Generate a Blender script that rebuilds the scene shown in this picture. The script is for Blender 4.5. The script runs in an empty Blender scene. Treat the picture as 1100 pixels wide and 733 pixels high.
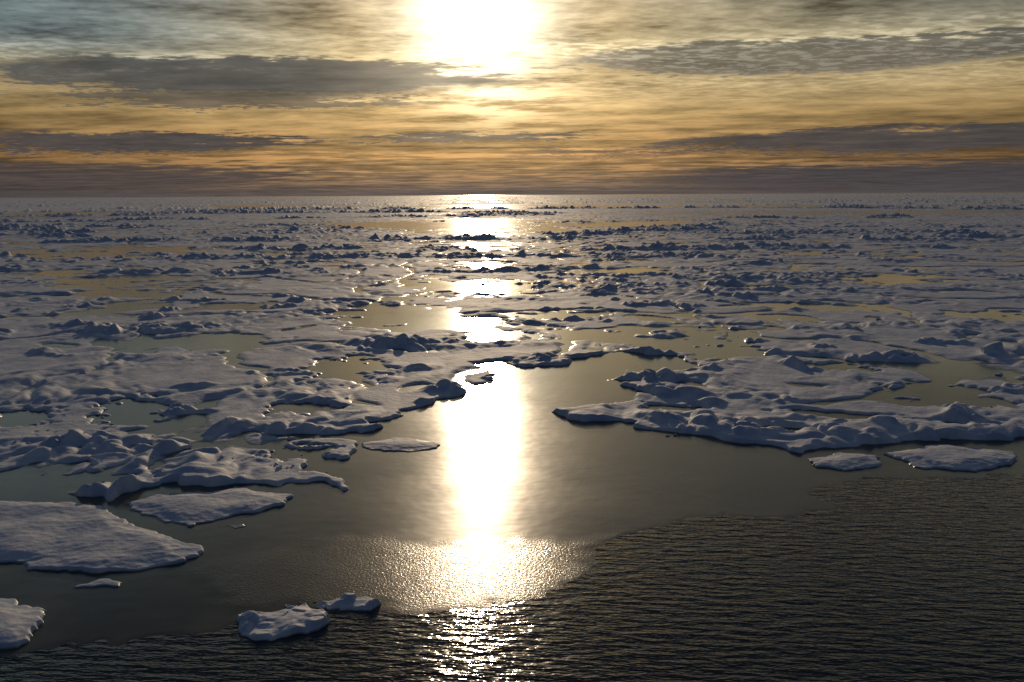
import bpy, math, numpy as np
from mathutils import Vector, Matrix, Euler
scene = bpy.context.scene
scene.view_settings.view_transform = 'Standard'
scene.view_settings.look = 'None'
scene.view_settings.exposure = 0
scene.view_settings.gamma = 1

# ------------------------------------------------------------------ camera
CAM_H = 18.0
PITCH = math.radians(8.36)
ROLL = math.radians(-0.31)
LENS = 35.0
cam_d = bpy.data.cameras.new("camera")
cam = bpy.data.objects.new("camera", cam_d)
scene.collection.objects.link(cam)
cam_d.lens = LENS
cam_d.sensor_width = 36
cam_d.clip_start = 0.1
cam_d.clip_end = 200000
M = Matrix.Translation((0, 0, CAM_H)) @ Matrix.Rotation(math.radians(90) - PITCH, 4, 'X') @ Matrix.Rotation(ROLL, 4, 'Z')
cam.matrix_world = M
scene.camera = cam
R3 = np.array(M.to_3x3())
FPX = 1100 * LENS / 36

def pdir(px, py):
    d = R3 @ np.array([(px - 550) / FPX, (366.5 - py) / FPX, -1.0])
    return d / np.linalg.norm(d)
def ground(px, py):      # survey point -> metres on the sea surface
    d = pdir(px, py)
    t = CAM_H / max(-d[2], 1e-4)
    return (d[0] * t, d[1] * t)
def skydeg(px, py):
    d = pdir(px, py)
    return math.degrees(math.atan2(d[0], d[1])), math.degrees(math.asin(d[2]))

SUN_AZ, SUN_EL = skydeg(514, 22)
saz, sel = math.radians(SUN_AZ), math.radians(SUN_EL)
SUNDIR = Vector((math.sin(saz) * math.cos(sel), math.cos(saz) * math.cos(sel), math.sin(sel)))

# ------------------------------------------------------------------ noise
rng = np.random.RandomState(11)
_p = rng.permutation(256)
PERM = np.concatenate([_p, _p]).astype(np.int32)
_a = rng.rand(256) * 2 * np.pi
GX, GY = np.cos(_a), np.sin(_a)
RND = rng.rand(256, 5)

def hsh(xi, yi):
    return PERM[PERM[xi & 255] + (yi & 255)]
def perlin(x, y, seed=0):
    x = x + seed * 17.37; y = y + seed * 31.71
    xi = np.floor(x).astype(np.int32); yi = np.floor(y).astype(np.int32)
    xf = x - xi; yf = y - yi
    u = xf * xf * xf * (xf * (xf * 6 - 15) + 10); v = yf * yf * yf * (yf * (yf * 6 - 15) + 10)
    def g(a, b, dx, dy):
        h = hsh(a, b); return GX[h] * dx + GY[h] * dy
    n00 = g(xi, yi, xf, yf); n10 = g(xi + 1, yi, xf - 1, yf)
    n01 = g(xi, yi + 1, xf, yf - 1); n11 = g(xi + 1, yi + 1, xf - 1, yf - 1)
    a = n00 + u * (n10 - n00); b = n01 + u * (n11 - n01)
    return (a + v * (b - a)) * 1.5
def fbm(x, y, seed, o=3):
    s = 0; a = 1.0; f = 1.0
    for i in range(o):
        s = s + a * perlin(x * f, y * f, seed + i); a *= 0.5; f *= 2.03
    return s
def sstep(a, b, x):
    t = np.clip((x - a) / (b - a), 0, 1); return t * t * (3 - 2 * t)
def cells(x, y, seed):
    x = x + seed * 13.7; y = y + seed * 7.9
    xi = np.floor(x).astype(np.int32); yi = np.floor(y).astype(np.int32)
    best = np.full(x.shape, 9.0); bh = np.zeros(x.shape, np.int32); bx = np.zeros(x.shape); by = np.zeros(x.shape)
    for i in (-1, 0, 1):
        for j in (-1, 0, 1):
            h = hsh(xi + i, yi + j)
            dx = x - (xi + i + 0.15 + 0.7 * RND[h, 0]); dy = y - (yi + j + 0.15 + 0.7 * RND[h, 1])
            d = dx * dx + dy * dy; m = d < best
            best[m] = d[m]; bh[m] = h[m]; bx[m] = dx[m]; by[m] = dy[m]
    return np.sqrt(best), bh, bx, by
def blocks(x, y, seed):
    d, h, dx, dy = cells(x, y, seed)
    k = 1 - sstep(0.3, 0.62, d)
    return k * ((RND[h, 2] ** 1.5) + (RND[h, 3] - .5) * 0.9 * dx + (RND[h, 4] - .5) * 0.9 * dy)
def poly_sdf(x, y, pts):     # + inside
    d2 = np.full(x.shape, 1e18); ins = np.zeros(x.shape, bool)
    n = len(pts)
    for i in range(n):
        ax, ay = pts[i]; bx, by = pts[(i + 1) % n]
        ex, ey = bx - ax, by - ay
        t = np.clip(((x - ax) * ex + (y - ay) * ey) / (ex * ex + ey * ey + 1e-9), 0, 1)
        dx = x - ax - t * ex; dy = y - ay - t * ey
        d2 = np.minimum(d2, dx * dx + dy * dy)
        if ay != by:
            c = ((ay > y) != (by > y)) & (x < (bx - ax) * (y - ay) / (by - ay) + ax)
            ins ^= c
    s = np.sqrt(d2)
    return np.where(ins, s, -s)

# ------------------------------------------------------------------ layout (surveyed outlines)
G = lambda L: [ground(*p) for p in L]
LEAD = G([(-500, 560), (0, 537), (60, 535), (125, 538), (175, 521), (250, 518), (320, 524), (372, 531), (375, 516), (330, 506),
          (345, 493), (385, 489), (395, 474), (370, 467), (425, 462), (400, 455), (440, 442), (490, 428), (525, 415), (532, 402),
          (515, 391), (535, 386), (565, 397), (600, 394), (625, 384), (665, 378), (730, 384), (752, 396), (700, 400),
          (650, 408), (690, 424), (650, 436), (590, 443), (640, 455), (700, 462), (765, 473), (825, 482), (860, 489), (900, 484),
          (950, 477), (1000, 473), (1060, 477), (1100, 468), (1700, 480), (1700, 1050), (-700, 1050)])
THIN_EDGE = G([(-600, 640), (0, 705), (120, 690), (250, 668), (400, 655), (500, 655), (590, 642), (632, 606), (668, 578), (720, 562),
               (780, 553), (850, 556), (895, 545), (872, 530), (905, 516), (980, 512), (1100, 512), (1700, 520), (1700, 240),
               (-900, 240)])
SLUSH = G([(215, 610), (370, 573), (480, 583), (560, 582), (640, 579), (672, 570), (640, 600), (600, 645), (500, 657),
           (400, 655), (240, 655)])
PONDS = [(780, 377, 38, 9), (1005, 425, 58, 13), (240, 370, 50, 8), (408, 338, 48, 12), (370, 398, 45, 13), (142, 443, 38, 15),
         (20, 450, 32, 10), (90, 272, 110, 5), (510, 243, 175, 7), (690, 240, 60, 3), (960, 300, 60, 5), (540, 311, 42, 9),
         (520, 345, 24, 4), (528, 363, 36, 7), (700, 368, 45, 4), (320, 487, 35, 8), (60, 520, 70, 8), (330, 440, 40, 7),
         (90, 229, 90, 1.6), (530, 222, 120, 1.8), (900, 395, 40, 4), (600, 340, 50, 5), (860, 330, 70, 4), (130, 300, 70, 4),
         (250, 330, 60, 4), (1060, 340, 50, 5), (520, 285, 35, 4), (530, 268, 40, 3), (800, 222, 100, 1.2), (300, 222, 80, 1.2),
         (895, 447, 60, 4), (720, 440, 40, 4), (830, 462, 50, 3), (1040, 458, 50, 3)]
HUMS = [(100, 480, 90, 13), (215, 497, 110, 12), (300, 462, 70, 9), (430, 372, 60, 7), (585, 388, 40, 6), (740, 455, 90, 9), (700, 425, 60, 6),
        (860, 470, 100, 9), (960, 462, 80, 8), (715, 360, 40, 5), (180, 355, 90, 6), (840, 300, 120, 6), (330, 250, 90, 4), (820, 250, 240, 4),
        (480, 420, 30, 4), (650, 310, 60, 5)]
def ell(L):
    out = []
    for cx, cy, rx, ry in L:
        a = np.array(ground(cx - rx, cy)); b = np.array(ground(cx + rx, cy)); c = np.array(ground(cx, cy - ry)); d = np.array(ground(cx, cy + ry))
        ctr = (c + d) / 2
        out.append((ctr, ctr / np.linalg.norm(ctr), np.linalg.norm(b - a) / 2, np.linalg.norm(c - d) / 2))
    return out
PE = ell(PONDS); HE = ell(HUMS)

def pack_height(x, y):
    r = np.hypot(x, y)
    wx = x + 1.6 * perlin(x / 9, y / 9, 1) + 0.5 * perlin(x / 2.6, y / 2.6, 2)
    wy = y + 1.6 * perlin(x / 9, y / 9, 3) + 0.5 * perlin(x / 2.6, y / 2.6, 4)
    grow = sstep(90, 420, r)
    farw = sstep(400, 1200, r)
    big = fbm(wx / 30, wy / 34, 5, 3)
    b1 = np.abs(perlin(wx / 4.6, wy / 7.5, 8)); b2 = np.abs(perlin(wx / 1.8, wy / 3.0, 9)); b3 = perlin(x / 1.1, y / 1.1, 10)
    hum = sstep(-0.25, 0.65, perlin(wx / 15, wy / 15, 12))
    plate = 0.18 * sstep(-0.42, -0.30, big + .42 * perlin(wx / 4.5, wy / 6.0, 13))
    chan = sstep(0.86, 0.99, 1 - np.abs(perlin(wx / 21, wy / 30, 14)) * 1.5)
    h = -0.065 + plate + 0.07 * big + hum * (0.46 * b1 + 0.26 * b2) + 0.03 * b3 * hum + 0.12 * b1 - 0.27 * chan
    iso = sstep(0.34, 0.62, perlin(wx / 6.0, wy / 6.0, 15)) * sstep(-.2, .25, perlin(x / 50, y / 50, 16))
    h = h + iso * (0.22 + .7 * b2 + .2 * b3) * (1 - .7 * farw)
    rl = 1 - np.abs(perlin(wx / 170 + 0.3 * perlin(x / 40, y / 40, 20), wy / 80, 21)) * 2.4
    rl2 = 1 - np.abs(perlin(x / 600, y / 330, 27)) * 3.0
    rl = rl * (1 - farw) + rl2 * farw
    rm = sstep(0.76 - 0.25 * grow, 1.0, rl) * sstep(-0.25, 0.2, perlin(x / 38, y / 38, 22)) * grow
    h = h + farw * (0.0 + 0.42 * perlin(x / 600, y / 260, 24))
    idx = np.nonzero(rm > 0.01)
    if len(idx[0]):
        xx, yy = wx[idx], wy[idx]
        z = 1.6 * blocks(xx / 4.2, yy / 3.6, 1) + 0.8 * blocks(xx / 1.9, yy / 1.9, 2) + 0.3
        h[idx] += rm[idx] * z * 1.1 * (1 + 1.0 * farw[idx])
    for ctr, f, ax, ay in HE:
        dx, dy = x - ctr[0], y - ctr[1]
        m = np.nonzero((np.abs(dx) < 2 * ax + ay) & (np.hypot(dx, dy) < 2.4 * max(ax, ay)))
        if not len(m[0]): continue
        dx, dy = dx[m], dy[m]
        al = (dx * f[0] + dy * f[1]) / ay; ac = (dx * f[1] - dy * f[0]) / ax
        w = np.exp(-(al ** 2 + ac ** 2) * 1.2)
        bl = np.clip(blocks(wx[m] / 2.2, wy[m] / 1.9, 5), 0, 1)
        h[m] = h[m] + w * (0.55 * b1[m] + 0.45 * b2[m] + .55 * bl - .13)
    for ctr, f, ax, ay in PE:
        dx, dy = x - ctr[0], y - ctr[1]
        m = np.nonzero((np.abs(dx) < 2 * ax + ay) & (np.hypot(dx, dy) < 2.4 * max(ax, ay)))
        if not len(m[0]): continue
        dx, dy = dx[m], dy[m]
        al = (dx * f[0] + dy * f[1]) / ay; ac = (dx * f[1] - dy * f[0]) / ax
        q = 1 - np.hypot(al, ac) + 0.6 * perlin(x[m] / (ax * .6), y[m] / (ax * .6), 30) + 0.3 * perlin(x[m] / (ax * .2), y[m] / (ax * .2), 31)
        t = sstep(-0.3, 0.6, q)
        h[m] = h[m] * (1 - .75 * t) - 0.36 * t
    m = np.nonzero(r < 220)
    ax_ = x[m] + 1.1 * perlin(x[m] / 3.5, y[m] / 3.5, 33) + 0.5 * perlin(x[m] / 1.1, y[m] / 1.1, 34)
    ay_ = y[m] + 1.8 * perlin(x[m] / 3.5, y[m] / 3.5, 35) + 0.5 * perlin(x[m] / 1.1, y[m] / 1.1, 36)
    s = -poly_sdf(ax_, ay_, LEAD)
    t = sstep(-0.15, 0.6, s)
    h[m] = (h[m] + .05 * np.exp(-(s / 9.0) ** 2)) * t - 0.5 * (1 - t)
    return h

# ------------------------------------------------------------------ mesh helpers
def grid_mesh(name, X, Y, Z, mat, cull=None, attrs=None):
    nr, nc = X.shape
    co = np.stack([X, Y, Z], -1).reshape(-1, 3).astype(np.float32)
    i = np.arange(nr * nc).reshape(nr, nc)
    q = np.stack([i[:-1, :-1], i[:-1, 1:], i[1:, 1:], i[1:, :-1]], -1).reshape(-1, 4)
    if cull is not None:
        zf = Z.reshape(-1)
        q = q[zf[q].max(1) > cull]
        used = np.zeros(len(co), bool); used[q.ravel()] = True
        remap = np.cumsum(used) - 1
        co = co[used]; q = remap[q]
        if attrs: attrs = {k: v.reshape(-1)[used] for k, v in attrs.items()}
    me = bpy.data.meshes.new(name)
    me.vertices.add(len(co)); me.vertices.foreach_set("co", co.ravel())
    me.loops.add(q.size); me.loops.foreach_set("vertex_index", q.ravel().astype(np.int32))
    me.polygons.add(len(q)); me.polygons.foreach_set("loop_start", (np.arange(len(q)) * 4).astype(np.int32))
    me.polygons.foreach_set("use_smooth", np.ones(len(q), bool))
    me.update(calc_edges=True)
    if attrs:
        for k, v in attrs.items():
            a = me.attributes.new(k, 'FLOAT', 'POINT'); a.data.foreach_set("value", v.reshape(-1).astype(np.float32))
    me.materials.append(mat)
    ob = bpy.data.objects.new(name, me); scene.collection.objects.link(ob)
    return ob

def radii(r0, segs):
    out = [r0]
    for r1, k in segs:
        while out[-1] < r1: out.append(out[-1] * (1 + k))
    return np.array(out)

# ------------------------------------------------------------------ node helper
class E:
    nt = None
    def __init__(s, k): s.k = k
    @staticmethod
    def m(op, *a):
        n = E.nt.nodes.new('ShaderNodeMath'); n.operation = op
        for i, v in enumerate(a):
            if isinstance(v, E): E.nt.links.new(v.k, n.inputs[i])
            else: n.inputs[i].default_value = v
        return E(n.outputs[0])
    def __add__(a, b): return E.m('ADD', a, b)
    __radd__ = __add__
    def __sub__(a, b): return E.m('SUBTRACT', a, b)
    def __rsub__(a, b): return E.m('SUBTRACT', b, a)
    def __mul__(a, b): return E.m('MULTIPLY', a, b)
    __rmul__ = __mul__
    def __truediv__(a, b): return E.m('DIVIDE', a, b)
    def __rtruediv__(a, b): return E.m('DIVIDE', b, a)
def ss(a, b, x):
    n = E.nt.nodes.new('ShaderNodeMapRange'); n.interpolation_type = 'SMOOTHSTEP'
    E.nt.links.new(x.k, n.inputs[0]); n.inputs[1].default_value = a; n.inputs[2].default_value = b
    return E(n.outputs[0])
def gauss(x, w): return E.m('EXPONENT', (x / w) * (x / w) * -1.0)
def comb(x, y, z):
    n = E.nt.nodes.new('ShaderNodeCombineXYZ')
    for i, v in enumerate((x, y, z)):
        if isinstance(v, E): E.nt.links.new(v.k, n.inputs[i])
        else: n.inputs[i].default_value = v
    return E(n.outputs[0])
def noise(vec, scale, detail=4, rough=.55, dist=0):
    n = E.nt.nodes.new('ShaderNodeTexNoise'); n.noise_dimensions = '2D'
    E.nt.links.new(vec.k, n.inputs['Vector'])
    n.inputs['Scale'].default_value = scale; n.inputs['Detail'].default_value = detail; n.inputs['Roughness'].default_value = rough
    n.inputs['Distortion'].default_value = dist
    return E(n.outputs['Fac'])
def mixc(f, a, b, mode='MIX'):
    n = E.nt.nodes.new('ShaderNodeMix'); n.data_type = 'RGBA'; n.blend_type = mode
    for idx, v in ((0, f), (6, a), (7, b)):
        if isinstance(v, E): E.nt.links.new(v.k, n.inputs[idx])
        elif idx == 0: n.inputs[0].default_value = v
        else: n.inputs[idx].default_value = (*v, 1)
    return E(n.outputs[2])
def scalec(c, f): return mixc(1.0, c, comb(f, f, f), 'MULTIPLY')
def ramp(x, stops):
    n = E.nt.nodes.new('ShaderNodeValToRGB'); E.nt.links.new(x.k, n.inputs[0])
    cr = n.color_ramp
    while len(cr.elements) < len(stops): cr.elements.new(0.5)
    for e, (p, c) in zip(cr.elements, stops): e.position = p; e.color = (*c, 1)
    return E(n.outputs[0])
def srgb(r, g, b):
    return tuple(((c / 255 + .055) / 1.055) ** 2.4 for c in (r, g, b))

# ------------------------------------------------------------------ world: sky
world = bpy.data.worlds.new("World"); scene.world = world
world.name = "sky"
world.use_nodes = True
nt = world.node_tree; E.nt = nt
bg = nt.nodes['Background']
tc = nt.nodes.new('ShaderNodeTexCoord')
sx = nt.nodes.new('ShaderNodeSeparateXYZ'); nt.links.new(tc.outputs['Generated'], sx.inputs[0])
x, y, z = E(sx.outputs[0]), E(sx.outputs[1]), E(sx.outputs[2])
D2R = 57.29578
u = E.m('ARCTAN2', x, y) * D2R
v = E.m('ARCSINE', z) * D2R
dt = x * SUNDIR.x + y * SUNDIR.y + z * SUNDIR.z
ang = E.m('ARCCOSINE', E.m('MINIMUM', dt, 0.9999999)) * D2R
zp = E.m('MAXIMUM', z, 0.0) + 0.035
PX, PY = x / zp, y / zp
n1 = noise(comb(PX * 0.45 + 3.3, PY, 0.0), 0.55, 3, .6)
n2 = noise(comb(PX * 0.8 + PY * .1 + 41.0, PY, 0.0), 1.8, 4, .62)
n3 = noise(comb(PX * 1.1 + PY * 0.5, PY * 1.5 - PX * 0.4, 0.0), 7.0, 3, .6)   # mackerel ripple
front = ramp(v / 40.0, [(0.0, srgb(84, 77, 76)), (0.022, srgb(112, 92, 76)), (0.055, srgb(162, 126, 82)), (0.11, srgb(184, 153, 102)),
                        (0.19, srgb(190, 176, 138)), (0.30, srgb(140, 142, 132)), (0.65, srgb(64, 78, 98)), (1.0, srgb(48, 62, 90))])
azf = gauss(u - SUN_AZ, 17.0)
azl = ss(2.0, 6.0, v) * .30
sideL = ss(-6.0, -24.0, u) * ss(5.8, 8.5, v)
front = scalec(front, 0.31 + azl + azf * (0.66 - azl))
front = mixc(sideL * 0.85, front, srgb(106, 127, 134))
sideR = ss(12.0, 26.0, u) * ss(7.0, 10.0, v)
front = mixc(sideR * 0.6, front, srgb(110, 114, 108))
stream = (n1 - 0.5) * 1.9 + (n2 - 0.5) * 1.8 + (n3 - .5) * ss(3.0, 7.0, v) * 1.0
front = scalec(front, E.m('MAXIMUM', 1.0 + stream * 1.0, 0.25))
slot = ss(.49, .58, n1 * .55 + n2 * .45) * gauss(v - 2.2, 1.4) * gauss(u - SUN_AZ, 18.0)
front = mixc(slot * 0.6, front, srgb(222, 162, 96))
ga = E.m('SQRT', (u - SUN_AZ) * (u - SUN_AZ) * .62 + (v - SUN_EL) * (v - SUN_EL) * 1.1 + 0.5)
nm = E.m('MAXIMUM', -0.25 + n2 * 1.7 + n3 * .8, 0.1)
glow = (E.m('EXPONENT', ga / -2.0) * 3.2 + E.m('EXPONENT', ga / -6.0) * .40) * nm + gauss(ga, 1.5) * 1.8
gcol = scalec(mixc(ss(6.5, 1.0, ga), srgb(255, 210, 140), srgb(255, 243, 215)), glow)
colm = gauss(u - SUN_AZ - 0.8, 3.4) * gauss(v - 5.6, 1.5) * ss(.40, .56, n2) * 0.8
gcol2 = scalec(comb(1.0, .84, .54), colm)
lit = mixc(1.0, mixc(1.0, front, gcol, 'ADD'), gcol2, 'ADD')
CL = [(275, 82, 252, 20, 1.0), (150, 152, 168, 11, 1.0), (250, 108, 200, 7, .8), (860, 58, 240, 18, .85), (960, 150, 230, 13, .95),
      (1000, 188, 280, 13, .9), (500, 150, 120, 5, .9), (90, 188, 210, 12, .7), (640, 165, 100, 4, .6)]
wu = u + (n2 - 0.5) * 15.0 + (n3 - .5) * 4.0
wv = v + (n1 - 0.5) * 0.8 + (n2 - 0.5) * 1.2 + (n3 - .5) * 0.8
mask = None
for cx, cy, rx, ry, s in CL:
    cu, cv = skydeg(cx, cy); ru, rv = rx * .0525, ry * .053
    a = (wu - cu) / ru; b = (wv - cv) / rv
    k = ss(1.2, 0.72, a * a + b * b) * s
    mask = k if mask is None else E.m('MAXIMUM', mask, k)
mask = E.m('MINIMUM', mask * (0.80 + n3 * .35), 1.0)
ccol = mixc(ss(1.0, 8.0, v), srgb(72, 69, 72), srgb(80, 82, 82))
ccol = mixc(1.0, ccol, scalec(comb(1.0, .82, .55), gauss(ang, 6.0) * 0.5), 'ADD')
ccol = scalec(ccol, .5 + n2 * .85)
sky_front = mixc(mask * .94, lit, ccol)
rip = ss(.46, .62, n3) * ss(4.5, 7.5, v) * ss(30.0, 12.0, v) * ss(.42, .6, n1)
sky_front = mixc(1.0, sky_front, scalec(comb(.60, .54, .42), rip * (0.20 + gauss(ang, 9.0) * .5)), 'ADD')
sky_front = mixc(E.m('EXPONENT', E.m('MAXIMUM', v, 0.0) * -1.9) * .75, sky_front, srgb(84, 79, 82))
sk = nt.nodes.new('ShaderNodeTexSky'); sk.sky_type = 'NISHITA'; sk.sun_disc = False
sk.sun_elevation = sel; sk.sun_rotation = saz
nish = scalec(E(sk.outputs[0]), 0.015)
dome = mixc(0.7, nish, scalec(comb(.030, .045, .082), 0.7 + n1 * .6))
fade = ss(12.0, 30.0, v)
back = ss(45.0, 95.0, ang)
final = mixc(E.m('MAXIMUM', fade, back), sky_front, dome)
nt.links.new(final.k, bg.inputs[0]); bg.inputs[1].default_value = 1.0
try:
    world.cycles.sampling_method = 'MANUAL'; world.cycles.sample_map_resolution = 512
except Exception as ex: print(ex)

# ------------------------------------------------------------------ sun
sd = bpy.data.lights.new("sun", 'SUN'); sun = bpy.data.objects.new("sun", sd); scene.collection.objects.link(sun)
sd.energy = 1.5; sd.angle = math.radians(0.8); sd.color = (1.0, .76, .50)
sun.rotation_euler = (-SUNDIR).to_track_quat('-Z', 'Y').to_euler()
sun.location = (0, 0, 60)

# ------------------------------------------------------------------ materials
def newmat(name):
    m = bpy.data.materials.new(name); m.use_nodes = True; E.nt = m.node_tree
    b = m.node_tree.nodes['Principled BSDF']
    g = m.node_tree.nodes.new('ShaderNodeNewGeometry'); s = m.node_tree.nodes.new('ShaderNodeSeparateXYZ')
    m.node_tree.links.new(g.outputs['Position'], s.inputs[0])
    return m, b, E(g.outputs['Position']), E(s.outputs[0]), E(s.outputs[1]), E(s.outputs[2])
def put(b, name, v):
    if isinstance(v, E): E.nt.links.new(v.k, b.inputs[name])
    elif isinstance(v, tuple): b.inputs[name].default_value = (*v, 1)
    else: b.inputs[name].default_value = v
def bump(h, dist, strength=1.0, normal=None):
    n = E.nt.nodes.new('ShaderNodeBump'); n.inputs['Distance'].default_value = dist; n.inputs['Strength'].default_value = strength
    E.nt.links.new(h.k, n.inputs['Height'])
    return E(n.outputs[0])
def attr(name):
    n = E.nt.nodes.new('ShaderNodeAttribute'); n.attribute_name = name; return E(n.outputs['Fac'])

snow, b, P, px_, py_, pz_ = newmat("snow_on_ice")
nn = noise(P, 0.5, 2)
wet = ss(0.09, 0.012, pz_ + (nn - .5) * 0.12)
c = mixc(ss(.3, .7, nn), (.50, .57, .69), (.78, .79, .82))
c = mixc(wet * .85, c, (.13, .19, .20))
put(b, 'Base Color', c); put(b, 'Roughness', 0.7 - wet * .35); put(b, 'Specular IOR Level', 0.25)
put(b, 'Normal', bump(noise(P, 1.8, 3, .55), 0.10, 0.5))

thin, b, P, px_, py_, pz_ = newmat("thin_ice")
sl = attr("slush")
na = noise(P, 0.10, 3, .6); nc_ = noise(P, 7.0, 2, .7)
inner = ss(75.0, 110.0, py_)
c = mixc(ss(.35, .65, na), (.040, .036, .026), (.098, .088, .062))
c = mixc(inner * ss(.35, .6, na), c, (.12, .165, .15))
c = mixc(sl * (0.1 + .5 * nc_), c, (.10, .092, .075))
put(b, 'Base Color', c)
put(b, 'Roughness', 0.145 + na * .10 + sl * .02 - inner * .06); put(b, 'IOR', 1.33)
put(b, 'Normal', bump(noise(P, 0.9, 1) * .3 + nc_ * sl * .7, 0.02, 1.0))

wat, b, P, px_, py_, pz_ = newmat("sea_water")
v1 = comb(px_ * .34 + py_ * .05, py_ + px_ * .06, 0.0)
h = noise(v1, 2.1, 3, .55)
put(b, 'Base Color', (.018, .022, .023)); put(b, 'Roughness', 0.10); put(b, 'IOR', 1.33)
put(b, 'Normal', bump(h, 0.085, 1.0))

# ------------------------------------------------------------------ pack ice
R = radii(24.0, [(1300, 0.0034), (18000, 0.013)])
T = np.radians(np.linspace(-42, 42, 1000))
RR, TT = np.meshgrid(R, T, indexing='ij')
X, Y = RR * np.sin(TT), RR * np.cos(TT)
H = pack_height(X, Y)
print("pack", H.shape, H.min(), H.max(), (H > 0).mean())
grid_mesh("pack_ice", X, Y, H, snow, cull=-0.01)

# ------------------------------------------------------------------ thin ice sheet
R = radii(20.0, [(160, 0.004), (60000, 0.25)])
T = np.radians(np.linspace(-60, 60, 1000))
RR, TT = np.meshgrid(R, T, indexing='ij')
X, Y = RR * np.sin(TT), RR * np.cos(TT)
wx = X + .8 * perlin(X / 3, Y / 3, 41) + .4 * perlin(X / .9, Y / .9, 42) + .15 * perlin(X / .35, Y / .35, 45); wy = Y + .8 * perlin(X / 3, Y / 3, 43) + .4 * perlin(X / .9, Y / .9, 44)
s = np.where(RR < 170, poly_sdf(wx, wy, THIN_EDGE), 100)
Z = np.clip(s * 0.02, -0.03, 0.006)
sl = sstep(-1.2, 1.2, poly_sdf(wx, wy, SLUSH) + .8 * perlin(X / 1.3, Y / 1.3, 46))
grid_mesh("thin_ice", X, Y, Z, thin, cull=-0.02, attrs={"slush": sl})

# ------------------------------------------------------------------ sea
n = 96
ring = [0.0, 30, 120, 1000, 10000, 90000]
verts = [(0, 0, 0)]; faces = []
for r in ring[1:]:
    for i in range(n):
        a = 2 * math.pi * i / n; verts.append((r * math.cos(a), r * math.sin(a), 0))
for i in range(n): faces.append((0, 1 + i, 1 + (i + 1) % n))
for k in range(len(ring) - 2):
    for i in range(n):
        a = 1 + k * n + i; bb = 1 + k * n + (i + 1) % n
        faces.append((a, a + n, bb + n, bb))
me = bpy.data.meshes.new("sea"); me.from_pydata(verts, [], faces); me.materials.append(wat)
scene.collection.objects.link(bpy.data.objects.new("sea", me))

# ------------------------------------------------------------------ floes
FLOES = [
 ([(-90, 560), (0, 540), (60, 541), (110, 547), (150, 568), (222, 590), (205, 604), (140, 616), (60, 616), (0, 606), (-90, 600)], .26),
 ([(128, 543), (170, 531), (260, 526), (316, 532), (308, 543), (250, 556), (200, 567), (165, 560)], .20),
 ([(73, 630), (105, 622), (140, 624), (130, 632), (80, 633)], .10),
 ([(-80, 650), (0, 641), (25, 645), (52, 657), (42, 678), (20, 696), (-60, 705)], .24),
 ([(254, 662), (300, 656), (330, 650), (352, 655), (355, 668), (332, 681), (290, 690), (257, 681)], .22),
 ([(340, 652), (372, 640), (410, 646), (405, 655), (360, 658)], .2),
 ([(385, 477), (425, 470), (470, 475), (472, 481), (440, 487), (395, 483)], .13),
 ([(866, 493), (900, 487), (945, 492), (951, 499), (910, 507), (875, 502)], .20),
 ([(948, 488), (1000, 479), (1090, 486), (1098, 496), (1050, 508), (985, 503)], .25),
 ([(240, 566), (262, 562), (272, 566), (252, 571)], .08),
]
for fi, (pts, fb) in enumerate(FLOES):
    pw = np.array(G(pts))
    x0, y0 = pw.min(0) - 1.0; x1, y1 = pw.max(0) + 1.0
    st = max(0.04, (x1 - x0) / 360)
    X, Y = np.meshgrid(np.arange(x0, x1, st), np.arange(y0, y1, st))
    wx = X + .35 * perlin(X / 1.6, Y / 1.6, 50) + .14 * perlin(X / .5, Y / .5, 51)
    wy = Y + .35 * perlin(X / 1.6, Y / 1.6, 52) + .14 * perlin(X / .5, Y / .5, 53)
    s = poly_sdf(wx, wy, [tuple(p) for p in pw])
    t = sstep(-.08, .24, s) ** .6
    ins = sstep(0.1, 1.6, s)
    Z = -0.35 * (1 - t) + t * fb * (0.62 + .6 * ins + .5 * perlin(X / 2.8, Y / 2.8, 54) + .04 * perlin(X / .5, Y / .5, 56))
    if fi in (4, 5):
        Z += t * .28 * np.clip(blocks(X / .9, Y / .9, 7), 0, 1)
    grid_mesh("ice_floe", X, Y, Z, snow, cull=-0.04)

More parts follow.
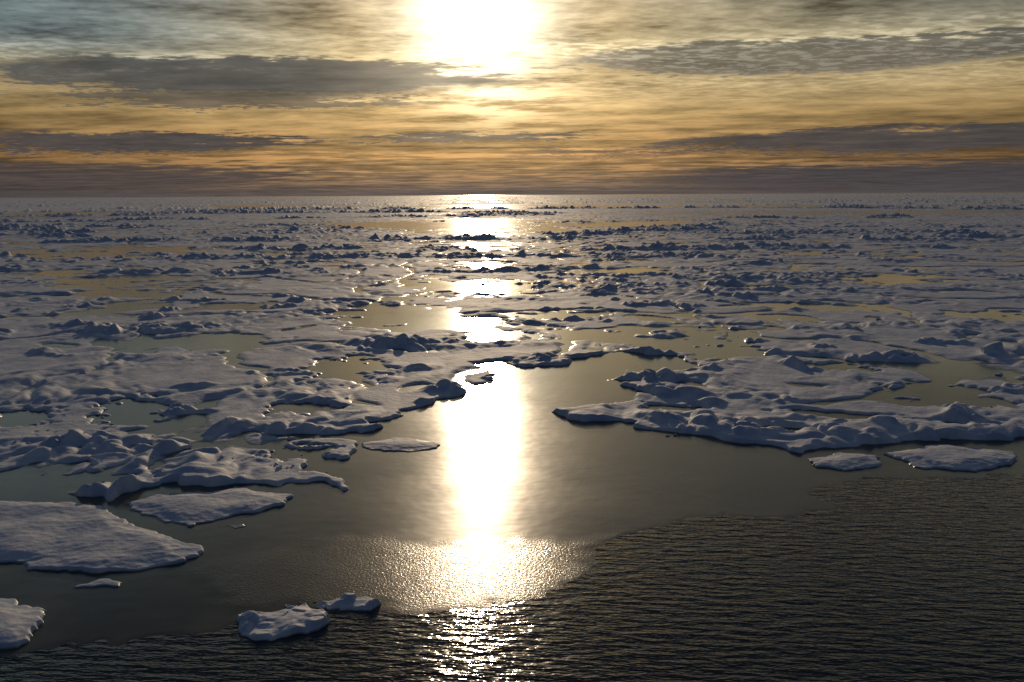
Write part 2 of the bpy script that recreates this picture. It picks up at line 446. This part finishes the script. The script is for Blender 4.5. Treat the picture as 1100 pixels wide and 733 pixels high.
# ------------------------------------------------------------------ brash / rubble blocks
tv = []
for i in (-1, 0, 1):
    for j in (-1, 0, 1):
        for k in (-1, 0, 1):
            if (i, j, k) != (0, 0, 0): tv.append((i, j, k))
idx = {t: n for n, t in enumerate(tv)}
tf = []
for ax in range(3):
    for sgn in (-1, 1):
        o = [a for a in range(3) if a != ax]
        for a in (-1, 0):
            for bq in (-1, 0):
                q = []
                for da, db in ((0, 0), (1, 0), (1, 1), (0, 1)):
                    t = [0, 0, 0]; t[ax] = sgn; t[o[0]] = a + da; t[o[1]] = bq + db; q.append(idx[tuple(t)])
                flip = (sgn > 0) == (ax == 1)
                tf.append(q[::-1] if flip else q)
tv = np.array(tv, float); tv = tv / (0.45 + .55 * np.linalg.norm(tv, axis=1, keepdims=True)); tf = np.array(tf)
V = []; F = []
def add_block(x, y, s, zc):
    a = rng.rand() * 6.28; vv = tv * (1 + .28 * (rng.rand(len(tv), 1) - .5)) + .22 * (rng.rand(*tv.shape) - .5)
    vv = vv * np.array([s * (.7 + rng.rand() * .8), s * (.6 + .6 * rng.rand()), s * (.3 + .45 * rng.rand())])
    e = Euler((rng.randn() * .3, rng.randn() * .3, a)); vv = vv @ np.array(e.to_matrix()).T
    F.append(tf + len(V) * len(tv)); V.append(vv + np.array([x, y, zc]))
def scatter(n, px0, px1, py0, py1, s0, s1, cond):
    xs = rng.uniform(px0, px1, n); ys = rng.uniform(py0, py1, n)
    g = np.array([ground(a, c) for a, c in zip(xs, ys)])
    hh = pack_height(g[:, 0].copy(), g[:, 1].copy())
    for (gx, gy), h in zip(g, hh):
        if cond(h): add_block(gx, gy, s0 + (s1 - s0) * rng.rand() ** 2.5, max(h, 0.0))
scatter(900, -60, 1160, 300, 540, .10, .45, lambda h: -.01 < h < .12)
scatter(500, -60, 1160, 235, 420, .4, 1.2, lambda h: h > .5)
for c in [(330, 655, 40, 8, 10), (300, 500, 50, 12, 20), (60, 480, 90, 20, 30), (780, 466, 70, 4, 15)]:
    for i in range(c[4]):
        gx, gy = ground(c[0] + rng.randn() * c[2] * .5, c[1] + rng.randn() * c[3] * .5)
        add_block(gx, gy, .05 + .18 * rng.rand() ** 2, max(0.0, float(pack_height(np.array([gx]), np.array([gy]))[0])))
V = np.concatenate(V); F = np.concatenate(F)
me = bpy.data.meshes.new("ice_rubble"); me.from_pydata(V.tolist(), [], F.tolist()); me.materials.append(snow)
for p in me.polygons: p.use_smooth = False
scene.collection.objects.link(bpy.data.objects.new("ice_rubble", me))
